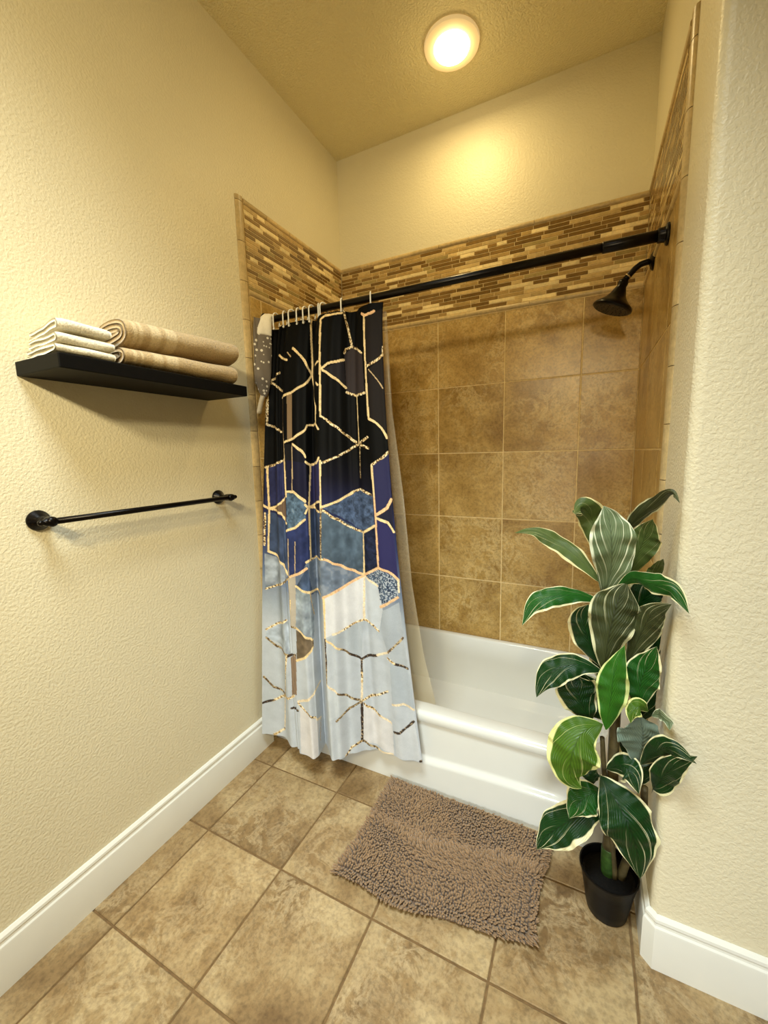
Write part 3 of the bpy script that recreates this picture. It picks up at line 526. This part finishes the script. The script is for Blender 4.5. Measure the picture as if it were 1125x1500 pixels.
# ---------------------------------------------------------------- curtain hooks
ORD = ['nearest the left wall', 'second from the left wall', 'third from the left wall', 'fourth from the left wall', 'fifth from the left wall', 'fifth from the free right edge',
       'fourth from the free right edge', 'third from the free right edge', 'second from the free right edge', 'nearest the free right edge']
for k, hx in enumerate(HX):
    c = rod_at(hx); tl = [0, .25, -.2, .15, .1, -.1, .5, -.25, .35, .45][k]
    h = empty('curtain_hook', tuple(c+Vector((0, 0, .02))))
    tag(h, 'white C-shaped curtain hook on the dark rod, '+ORD[k], 'curtain hook', 'white hooks holding the shower curtain')
    P = []
    ax = Vector((1, tl, 0)).normalized(); s = Vector((-ax.y, ax.x, 0))
    r = .0205
    # C shape: over the rod, both legs dropping through the hem
    for q in range(17):
        a = PI*q/16; P.append(c+s*(-r*math.cos(a))+Vector((0, 0, r*math.sin(a)+.001)))
    front = [c-s*(r-.001)+Vector((0, 0, -.046)), c-s*(r)+Vector((0, 0, -.03)), c-s*r+Vector((0, 0, -.012))]
    back = [c+s*r+Vector((0, 0, -.012)), c+s*(r-.004)+Vector((0, 0, -.030))]
    mesh('hook_wire', *tube(front+P+back, .0029, 10), 'hook', h)
    mesh('hook_bead', *lathe(front[0]-Vector((0, 0, .005)), (0, 0, 1), [(.0005, 0), (.0032, .001), (.004, .004), (.0032, .007), (.0005, .008)], 12), 'hook', h)
    gp = front[0]+Vector((0, .0015, .001)); mesh('grommet', *tube([gp+Vector((.0062*math.cos(a), 0, .0062*math.sin(a))) for a in np.linspace(0, 2*PI, 15)], .0013, 6), 'gmet', fab)

# ---------------------------------------------------------------- bath mitt over the rod end
mitt = empty('bath_mitt', (.035, .07, 1.95)); tag(mitt, 'grey polka-dot bath mitt with white cuff hanging at the left rod end', 'bath mitt')
def pouch(name, rows, mat, thick, parent, dots=False, col=(128, 112, 92)):
    """rows: (z, (xl,yl), (xr,yr)); a padded closed pouch between left and right edges"""
    n = 22; m = 40; V = []; A = []
    zz = np.linspace(rows[0][0], rows[-1][0], m); Z = [-r[0] for r in rows]
    L = [np.interp(-zz, Z, [r[1][k] for r in rows]) for k in (0, 1)]; Rr = [np.interp(-zz, Z, [r[2][k] for r in rows]) for k in (0, 1)]
    for side in (1, -1):
        for j in range(m):
            a = Vector((L[0][j], L[1][j], zz[j])); b = Vector((Rr[0][j], Rr[1][j], zz[j])); d = (b-a); nr = Vector((d.y, -d.x, 0)).normalized()
            e = math.sin(PI*min(1, max(0, j/(m-1))))**.4 if True else 1
            for i in range(n):
                s = i/(n-1); th = thick*math.sin(PI*s)**.6*e*side+.0012*math.sin(9*s+z_w(zz[j]))
                p = a+d*s+nr*th; V.append(tuple(p)); 
                c = np.array(lin(col))
                A.append(c)
    F = []
    for sd in (0, 1):
        o = sd*n*m
        for j in range(m-1):
            for i in range(n-1):
                q = (o+j*n+i, o+j*n+i+1, o+(j+1)*n+i+1, o+(j+1)*n+i); F.append(q if sd else q[::-1])
    return mesh(name, V, F, mat, parent, tint=A)
def z_w(z): return 40*z
t = NT('polka_dot_cloth'); vo = t.n('ShaderNodeTexVoronoi', {'Vector': t.obj(), 'Scale': 50.0, 'Randomness': .7}); 
dm = t.n('ShaderNodeMapRange', {0: vo.outputs['Distance'], 1: .30, 2: .24}); t.bs(Base_Color=t.mix(dm.outputs[0], lin((112, 102, 90)), lin((226, 218, 200))), Roughness=.9); M['dots'] = t.m
M['cuff'] = m_plain('white_cuff_cloth', (238, 230, 212), .9, nz=.05, bump=.002, bscale=90)
M['strap'] = m_plain('cream_strap', (206, 190, 158), .85, nz=.1, bump=.001)
body = [(1.872, (.020, .028), (.052, .080)), (1.80, (.018, .018), (.055, .076)), (1.72, (.018, .006), (.054, .066)), (1.66, (.022, .002), (.052, .056)), (1.625, (.028, .008), (.050, .046)), (1.606, (.034, .018), (.046, .034))]
pouch('mitt_body', body, 'dots', .010, mitt)
pouch('cuff', [(1.962, (.030, .074), (.052, .096)), (1.945, (.026, .052), (.054, .094)), (1.905, (.022, .034), (.054, .086)), (1.868, (.019, .025), (.054, .080))], 'cuff', .0115, mitt)
pouch('back_flap', [(1.935, (.0165, .018), (.030, .050)), (1.90, (.0150, .014), (.026, .044)), (1.76, (.0150, .004), (.022, .030)), (1.66, (.0155, .002), (.022, .020))], 'dots', .003, mitt)
V = []; F = []
SP = [(.0365, .022, 1.612), (.034, .014, 1.590), (.031, .006, 1.562), (.030, .000, 1.545), (.030, -.002, 1.533)]
for k, (x, y, z) in enumerate(SP):
    for dx, dy in ((-.005, -.009), (.005, .009)):
        for h in (-.0012, .0012): V.append((x+dx+h, y+dy-h*.4, z))
for k in range(len(SP)-1):
    a = k*4
    for i, j in ((0, 2), (2, 3), (3, 1), (1, 0)): F.append((a+i, a+j, a+4+j, a+4+i))
F += [(0, 1, 3, 2), (16, 18, 19, 17)]
mesh('hanging_loop', V, F, 'strap', mitt)

# ---------------------------------------------------------------- shower head
SY = .50; sh = empty('wall_shower', (W-.007, SY, 2.022)); tag(sh, 'oil-rubbed bronze bell-shaped shower head on a bent wall arm', 'shower')
smooth_angle(mesh('arm_flange', *lathe((W-.0066, SY, 2.022), (-1, 0, 0), [(.031, 0), (.032, .003), (.027, .008), (.016, .012), (.012, .014)]), 'bronze', sh), 40)
arm = [(W-.010, SY, 2.022), (1.470, SY, 2.022), (1.452, SY, 2.018), (1.436, SY, 2.007), (1.420, SY, 1.990), (1.402, SY, 1.972)]
arm_ = mesh('shower_arm', *tube(arm, .0105, 16), 'bronze', sh)
hd = Vector((-.36, -.02, -.93)).normalized(); h0 = Vector((1.404, SY, 1.975))
mesh('collar', *tube([Vector((1.416, SY, 1.986)), Vector((1.413, SY, 1.983))], .0125, 18), m_plain('pale_collar', (190, 170, 130), .3, .8, nz=.1), arm_)
bell = [(.012, 0), (.0165, .004), (.018, .014), (.016, .024), (.021, .034), (.026, .046), (.031, .058), (.040, .070), (.054, .083), (.067, .093), (.071, .099), (.071, .104), (.066, .108)]
bell_ = smooth_angle(mesh('shower_head', *lathe(h0, hd, bell, 48), 'bronze', sh), 50)
a = Acc(); a.add(*lathe(h0+hd*.1075, hd, [(.064, 0), (.064, .0015), (.060, .003)], 40))
s1 = hd.orthogonal().normalized(); s2 = hd.cross(s1)
for rr, nn in ((.018, 7), (.036, 13), (.053, 19)):
    for k in range(nn):
        q = 2*PI*k/nn; a.add(*lathe(h0+hd*.110+(s1*math.cos(q)+s2*math.sin(q))*rr, hd, [(.0028, 0), (.002, .0025)], 6))
mesh('spray_plate', a.V, a.F, 'dark', bell_, smooth=False)

# ---------------------------------------------------------------- shelf, towels
SZ0, SZ1 = 1.565, 1.600
shf = mesh('floating_shelf', *box((.0005, -.826, SZ0), (.2, -.238, SZ1)), 'shelf', smooth=False); bevel(shf, .0025)
tag(shf, 'black floating wall shelf holding folded towels', 'shelf')
def strip_cloth(name, path, th, y0, y1, label, group, colf, ny=70, wob=.002, seed=1, mat='terry', taper=.012, skew=0.0, zf=None):
    """a cloth folded along a profile path in the x-z plane, extruded along y"""
    P = [Vector((x, 0, z)) for x, z in path]; n = len(P); Lf = []; Rt = []
    for i in range(n):
        t = (P[min(i+1, n-1)]-P[max(i-1, 0)]).normalized(); nr = Vector((-t.z, 0, t.x)); Lf.append(nr)
    V = []; A = []; m = 2*n+6
    for j in range(ny):
        s = j/(ny-1); y = y0+(y1-y0)*s; e = min(s, 1-s)*(y1-y0); k = 1-.35*max(0, 1-e/taper)**2
        ring = [P[i]+Lf[i]*th*k for i in range(n)]
        tE = (P[-1]-P[-2]).normalized(); ring += [P[-1]+(Lf[-1]*math.cos(a)+tE*math.sin(a))*th*k for a in (PI/4, PI/2, 3*PI/4)]
        ring += [P[i]-Lf[i]*th*k for i in range(n-1, -1, -1)]
        tS = (P[0]-P[1]).normalized(); ring += [P[0]+(-Lf[0]*math.cos(a)+tS*math.sin(a))*th*k for a in (PI/4, PI/2, 3*PI/4)]
        for q, r in enumerate(ring):
            w = mnoise.noise_vector(Vector((r.x*18+seed*7, y*14, r.z*30)))*wob
            yy = y+w.y+skew*(r.x-.1)
            z = r.z+w.z
            if zf: z = zf(y, z)
            V.append((r.x+w.x, yy, max(z, path_floor+.0008))); A.append(colf(y, s, r))
    F = []
    for j in range(ny-1):
        for q in range(m): F.append((j*m+q, j*m+(q+1) % m, (j+1)*m+(q+1) % m, (j+1)*m+q))
    for j, rv in ((0, 1), (ny-1, 0)):
        b = j*m
        for i in range(n-1):
            q = (b+i, b+i+1, b+m-4-i-1, b+m-4-i); F.append(q if rv else q[::-1])
        q = tuple(b+k for k in range(n-1, n+4)); F.append(q if rv else q[::-1])
        q = tuple(b+k for k in (m-4, m-3, m-2, m-1, 0)); F.append(q if rv else q[::-1])
    o = mesh(name, V, F, mat, tint=A); tag(o, label, 'towel', group); return o
def spiral(cx, cz, rx, rz, turns, pitch, n=36, a0=0, sq=3.0, dirn=1):
    P = []; N = int(turns*n)
    for k in range(N+1):
        a = a0+dirn*2*PI*k/n; d = pitch*k/n
        ax, az = max(.004, rx-d), max(.003, rz-d*.80)
        c, s = math.cos(a), math.sin(a)
        P.append((cx+ax*math.copysign(abs(c)**(2/sq), c), cz+az*math.copysign(abs(s)**(2/2.2), s)))
    return P
tan = np.array(lin((190, 162, 114))); tanl = np.array(lin((214, 190, 144)))
def tan_col(y, s, r):
    for c, w in ((-.622, .006), (-.603, .004), (-.560, .014), (-.520, .010), (-.500, .008)):
        if abs(y-c) < w: return tanl
    return tan
path_floor = SZ1
strip_cloth('bath_towel', spiral(.112, SZ1+.029, .080, .0215, 1.9, .019, a0=-PI/2, sq=3.2), .0072, -.656, -.258,
            'beige bath towel lying folded on the black shelf, beneath the rolled one', 'beige bath towels on the shelf', tan_col, seed=2, skew=-.12, zf=lambda y, z: SZ1+(z-SZ1)*(1+.34*(y+.66)/.4))
path_floor = SZ1+.049
strip_cloth('bath_towel', spiral(.106, SZ1+.1, .086, .0350, 2.6, .0165, a0=-PI/2, sq=2.6), .0074, -.646, -.248,
            'beige rolled bath towel with a spiral end, lying on another towel', 'beige bath towels on the shelf', tan_col, seed=5, skew=-.10, zf=lambda y, z: z+.019*(y+.66)/.4-.006)
wht = np.array(lin((244, 236, 212)))
for k, (z, lab) in enumerate(((SZ1+.0145, 'white folded washcloth at the bottom of its stack, directly on the shelf'), (SZ1+.0385, 'white folded washcloth in the middle of its stack'), (SZ1+.0625, 'white folded washcloth on top of its stack on the shelf'))):
    path_floor = SZ1+.024*k
    hf = .0058; pth = []
    for q in range(14): pth.append((.022+.152*q/13+.002*k, z-hf))
    for q in range(1, 8): a = -PI/2+PI*q/8; pth.append((.176+.002*k+hf*1.2*math.cos(a), z+hf*math.sin(a)))
    for q in range(14): pth.append((.174+.002*k-.150*q/13, z+hf))
    if k == 2: pth = [(x, zz+.006*math.exp(-((x-.175)/.04)**2)) for x, zz in pth]
    strip_cloth('washcloth', pth, .0052, -.814+.004*k, -.676-.003*k, lab, 'white washcloths stacked on the shelf', lambda y, s, r: wht, ny=36, wob=.0035, seed=11+k, taper=.016, skew=-.1)

# ---------------------------------------------------------------- towel bar
tb = empty('towel_bar', (.001, -.53, 1.196)); tag(tb, 'dark bronze towel bar on two round posts below the shelf', 'towel bar')
BX = .070; ya, yb = -.826, -.232
ros = [(.0265, 0), (.0275, .003), (.0265, .008), (.022, .011), (.0205, .015), (.014, .020), (.0105, .027), (.0095, .040), (.0115, .046), (.013, .052), (.0115, .058)]
for y in (ya, yb):
    smooth_angle(mesh('bar_post', *lathe((.0006, y, 1.196), (1, 0, 0), ros+[(.0135, .064), (.0135, .074), (.010, .080), (.003, .082)], 36), 'bronze', tb), 50)
bar_ = mesh('bar', *tube([(BX, ya+.004, 1.196), (BX, yb-.004, 1.196)], .0085, 20), 'bronze', tb)
for y, d in ((ya, -1), (yb, 1)):
    smooth_angle(mesh('finial', *lathe((BX, y+d*.008, 1.196), (0, d, 0), [(.0105, 0), (.0115, .004), (.008, .009), (.0065, .012), (.008, .016), (.0055, .021), (.001, .023)], 20), 'bronze', bar_), 50)

# ---------------------------------------------------------------- ceiling light
LX, LYY = .757, .425
cl = empty('ceiling_light', (LX, LYY, H)); tag(cl, 'round flush ceiling light, switched on, above the bathtub', 'ceiling light')
t = NT('white_light_trim_glow'); t.bs(Base_Color=lin((250, 222, 160)), Roughness=.4, Emission_Color=(1, .80, .42, 1), Emission_Strength=.3); M['ltrim'] = t.m  # ring is no lamp; its emission stands in for light falling on it
t = NT('lit_lens'); t.bs(Base_Color=(1, 1, 1), Emission_Color=(1, .88, .58, 1), Emission_Strength=9.0); M['lens'] = t.m
smooth_angle(mesh('trim_ring', *lathe((LX, LYY, H-.0005), (0, 0, -1), [(.107, 0), (.109, .004), (.107, .014), (.100, .017), (.076, .019), (.068, .016)], 64), 'ltrim', cl), 50)
smooth_angle(mesh('lens', *lathe((LX, LYY, H-.015), (0, 0, -1), [(.070, 0), (.070, .004), (.066, .012), (.055, .020), (.036, .026), (.012, .029)], 48), 'lens', cl), 60)

# ---------------------------------------------------------------- bath mat
mc = [Vector((.634, -.006)), Vector((.622, -.452)), Vector((1.220, -.384)), Vector((1.246, -.016))]   # far-left, near-left, near-right, far-right
def mat_pt(s, t):
    a = mc[0].lerp(mc[3], s); b = mc[1].lerp(mc[2], s); p = a.lerp(b, t)
    p.x += .010*math.sin(t*7+1)*(s-.5); p.y += .012*math.sin(s*6.0+2)*t+.010*math.sin(s*13)*t*.5
    return p
bm_ = empty('bath_mat', (.93, -.23, 0)); tag(bm_, 'taupe shaggy chenille bath mat on the tiled floor by the tub', 'bath mat')
n, m = 40, 30; V = []; F = []
for j in range(m+1):
    for i in range(n+1): p = mat_pt(.01+.98*i/n, .01+.98*j/m); V.append((p.x, p.y, .0065))
k = len(V); V += [(x, y, .0006) for x, y, z in V]
for j in range(m):
    for i in range(n): a = j*(n+1)+i; F.append((a, a+1, a+n+2, a+n+1)); F.append((k+a, k+a+n+1, k+a+n+2, k+a+1))
rim = [i for i in range(n+1)]+[j*(n+1)+n for j in range(1, m+1)]+[m*(n+1)+i for i in range(n-1, -1, -1)]+[j*(n+1) for j in range(m-1, 0, -1)]
for q in range(len(rim)): a, b = rim[q], rim[(q+1) % len(rim)]; F.append((a, k+a, k+b, b))
mesh('mat_backing', V, F, 'matback', bm_, smooth=False)
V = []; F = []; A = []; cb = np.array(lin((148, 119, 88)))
NX, NY = 84, 60; SEG, RN = 5, 6
ringc = [(math.cos(2*PI*k/RN), math.sin(2*PI*k/RN)) for k in range(RN)]
for j in range(NY):
    for i in range(NX):
        s = (i+.5+random.uniform(-.35, .35))/NX; t = (j+.5+random.uniform(-.35, .35))/NY
        p = mat_pt(s, t); q = Vector((p.x*5, p.y*6, 0))
        d = mnoise.noise_vector(q+Vector((3, 1, 0)))*1.0+mnoise.noise_vector(q*4)*.35
        ridge = math.exp(-((t-.44-.05*math.sin(s*5))/.05)**2)
        dx, dy = d.x*.8+random.uniform(-.14, .14), d.y*.8-.25+ridge*.9+random.uniform(-.14, .14)
        if t > .93: dy -= .5
        if t < .05: dy = abs(dy)*-.2; 
        if s < .04: dx -= .5
        if s > .96: dx += .5
        L = random.uniform(.016, .024); hgt = L*random.uniform(.72, .98); r = random.uniform(.0036, .0044)
        b0 = Vector((p.x, p.y, .004)); v0 = len(V); sh_ = (.84+.26*random.random())
        for g in range(SEG):
            f = g/(SEG-1); cx = b0+Vector((dx*L*f*f*.75, dy*L*f*f*.75, hgt*f*(1-.12*f)))
            cx.y = min(cx.y, -.0055)
            rr = r*(.75, 1, 1.02, .92, .45)[g]
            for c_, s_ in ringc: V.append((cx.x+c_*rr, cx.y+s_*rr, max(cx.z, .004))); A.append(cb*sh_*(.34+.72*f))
        for g in range(SEG-1):
            for k in range(RN): a = v0+g*RN; F.append((a+k, a+(k+1) % RN, a+RN+(k+1) % RN, a+RN+k))
        F.append(tuple(v0+(SEG-1)*RN+k for k in range(RN)))
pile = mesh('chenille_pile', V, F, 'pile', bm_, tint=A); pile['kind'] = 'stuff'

# ---------------------------------------------------------------- potted plant
PX, PY = 1.405, -.176
pp = empty('potted_plant', (PX, PY, 0)); tag(pp, 'tall artificial variegated plant in a black pot in the corner by the tub', 'potted plant')
smooth_angle(mesh('pot', *lathe((PX+.004, PY+.002, .0005), (0, 0, 1), [(.052, 0), (.054, .003), (.0585, .03), (.068, .09), (.0755, .128), (.0775, .131), (.0775, .136), (.0735, .136), (.071, .126), (.068, .112)], 56), 'pot', pp), 50)
mesh('potting_fill', *lathe((PX+.004, PY+.002, .108), (0, 0, 1), [(.0685, 0), (.066, .004), (.03, .008), (.001, .009)], 40), 'soil', pp)
def bez(P, n=24): return [tuple(v) for v in cr(P, np.linspace(0, 1, n))]
def stem(P, r0, r1, mat):
    Q = bez(P); mesh('stem', *tube(Q, [r0+(r1-r0)*i/(len(Q)-1) for i in range(len(Q))], 14), mat, pp)
stem([(1.4085, -.170, .108), (1.4055, -.174, .16), (1.4050, -.176, .205)], .0190, .0180, 'stemgreen')
stem([(1.4050, -.176, .203), (1.4061, -.180, .344), (1.4007, -.195, .538), (1.3987, -.190, .723), (1.377, -.190, .912), (1.3700, -.19, .96)], .0165, .009, 'stem')
stem([(1.426, -.180, .109), (1.4023, -.192, .308), (1.3821, -.195, .451), (1.372, -.2, .56)], .008, .006, 'stem')
stem([(1.439, -.170, .109), (1.4580, -.180, .225), (1.4760, -.205, .355), (1.4740, -.225, .465)], .012, .008, 'stem')
for P, hw, nv, st, pk in LEAVES:
    N, K = 56, 18; C = cr(P, np.linspace(0, 1, N)); nv0 = Vector(nv); V = []; UVs = []
    sd = random.random()*50
    for i in range(N):
        t = i/(N-1); tg = Vector(C[min(i+1, N-1)]-C[max(i-1, 0)]).normalized()
        sdv = tg.cross(nv0)
        if sdv.length < .25:
            sdv = prev if i else tg.orthogonal()
        sdv = sdv.normalized(); 
        if i and sdv.dot(prev) < 0: sdv = -sdv
        if i: sdv = (prev*.6+sdv*.4).normalized()
        prev = sdv.copy(); nr = sdv.cross(tg).normalized()
        if nr.dot(nv0) < 0: nr = -nr
        e = math.log(.5)/math.log(pk); w = hw*1.08*((math.sin(PI/2*t/pk)**1.0) if t < pk else max(0, math.cos(PI/2*(t-pk)/(1-pk)))**1.35)
        w = max(w, .0022*(1-t))
        for k in range(K):
            u = -1+2*k/(K-1)
            rip = .17*w*abs(u)**2*math.sin(t*19+sd+u*1.5)+.07*w*abs(u)*math.sin(t*43+sd*2)
            v = Vector(C[i])+sdv*(u*w)+nr*(w*.30*(abs(u)**1.6)*(1 if st in 'su' else -1)*.9+rip)
            x, y, z = v
            if x > 1.489 and y > -.2835:           # keep clear of the wall corner
                cx_, cy_ = 1.522, -.2505; ddx, ddy = x-cx_, y-cy_
                if ddx < 0 and ddy < 0:
                    l_ = math.hypot(ddx, ddy)
                    if l_ < .033: x, y = cx_+ddx*.033/max(l_, 1e-5), cy_+ddy*.033/max(l_, 1e-5)
                elif x-1.489 < y+.2835: x = 1.489
                else: y = -.2835
            V.append((x, y, max(z, .03))); UVs.append(((u+1)/2, t))
    F = [(i*K+k, i*K+k+1, (i+1)*K+k+1, (i+1)*K+k) for i in range(N-1) for k in range(K-1)]
    o = mesh('leaf', V, F, 'leaf_'+st, pp, uv=UVs)

# ---------------------------------------------------------------- lights
def light(name, typ, loc, energy, col, **k):
    l = bpy.data.lights.new(name, typ); l.energy = energy; l.color = col
    for a, v in k.items(): setattr(l, a, v)
    o = bpy.data.objects.new(name, l); o.location = loc; COL.objects.link(o); return o
def aim(o, tgt): o.rotation_euler = (Vector(tgt)-o.location).to_track_quat('-Z', 'Y').to_euler()
light('ceiling_lamp', 'AREA', (LX, LYY, H-.048), 3.9, (1, .76, .34), shape='DISK', size=.13)
light('ceiling_glow', 'POINT', (LX, LYY, H-.13), .5, (1, .78, .38), shadow_soft_size=.05)
for x in (.95, 1.40):
    o = light('vanity_lamp', 'AREA', (x, -2.15, 2.17), 8.2, (1, .85, .52), shape='DISK', size=.16); aim(o, (-.2, -.3, 1.15)); o.data.spread = 1.95
o = light('low_fill', 'AREA', (1.7, -4.2, .65), 4.8, (.88, .97, 1.0), shape='RECTANGLE', size=1.6, size_y=.8); aim(o, (1.3, -.3, .15)); o.data.spread = .75  # added cool fill, brightens lower walls and apron; no doorway is built
o = light('overhead_fill', 'AREA', (.85, -1.05, H-.03), 29.5, (.82, .95, 1.0), shape='RECTANGLE', size=.9, size_y=.9); aim(o, (.80, -.35, 0)); o.data.spread = 1.45  # added cool fill from above for tub and floor; the ceiling has no opening

w = bpy.data.worlds.new('world'); SC.world = w; w.use_nodes = True
w.node_tree.nodes['Background'].inputs[0].default_value = (1, .85, .6, 1); w.node_tree.nodes['Background'].inputs[1].default_value = .3

# ---------------------------------------------------------------- camera
yaw, pit, roll, fpx = 0.4603239, -0.1416820, -0.0245065, 594.5878
fw = Vector((-math.sin(yaw)*math.cos(pit), math.cos(yaw)*math.cos(pit), math.sin(pit))); rt = Vector((math.cos(yaw), math.sin(yaw), 0)); up = rt.cross(fw)
c, s = math.cos(roll), math.sin(roll); r2 = rt*c+up*s; u2 = up*c-rt*s
cam = bpy.data.cameras.new('camera'); cam.sensor_fit = 'VERTICAL'; cam.sensor_height = 24; cam.lens = fpx/1500*24; cam.clip_start = .02
co = bpy.data.objects.new('camera', cam); COL.objects.link(co)
mw = Matrix((r2, u2, -fw)).transposed().to_4x4(); mw.translation = Vector((1.2989984, -1.3733434, 1.3478648)); co.matrix_world = mw
SC.camera = co
SC.view_settings.view_transform = 'Standard'; SC.view_settings.look = 'None'; SC.view_settings.exposure = 0.0; SC.view_settings.gamma = 1.0
try: SC.cycles.use_denoising = True; SC.cycles.max_bounces = 10; SC.cycles.diffuse_bounces = 6; SC.cycles.caustics_reflective = False; SC.cycles.caustics_refractive = False; SC.cycles.sample_clamp_indirect = 4
except Exception: pass
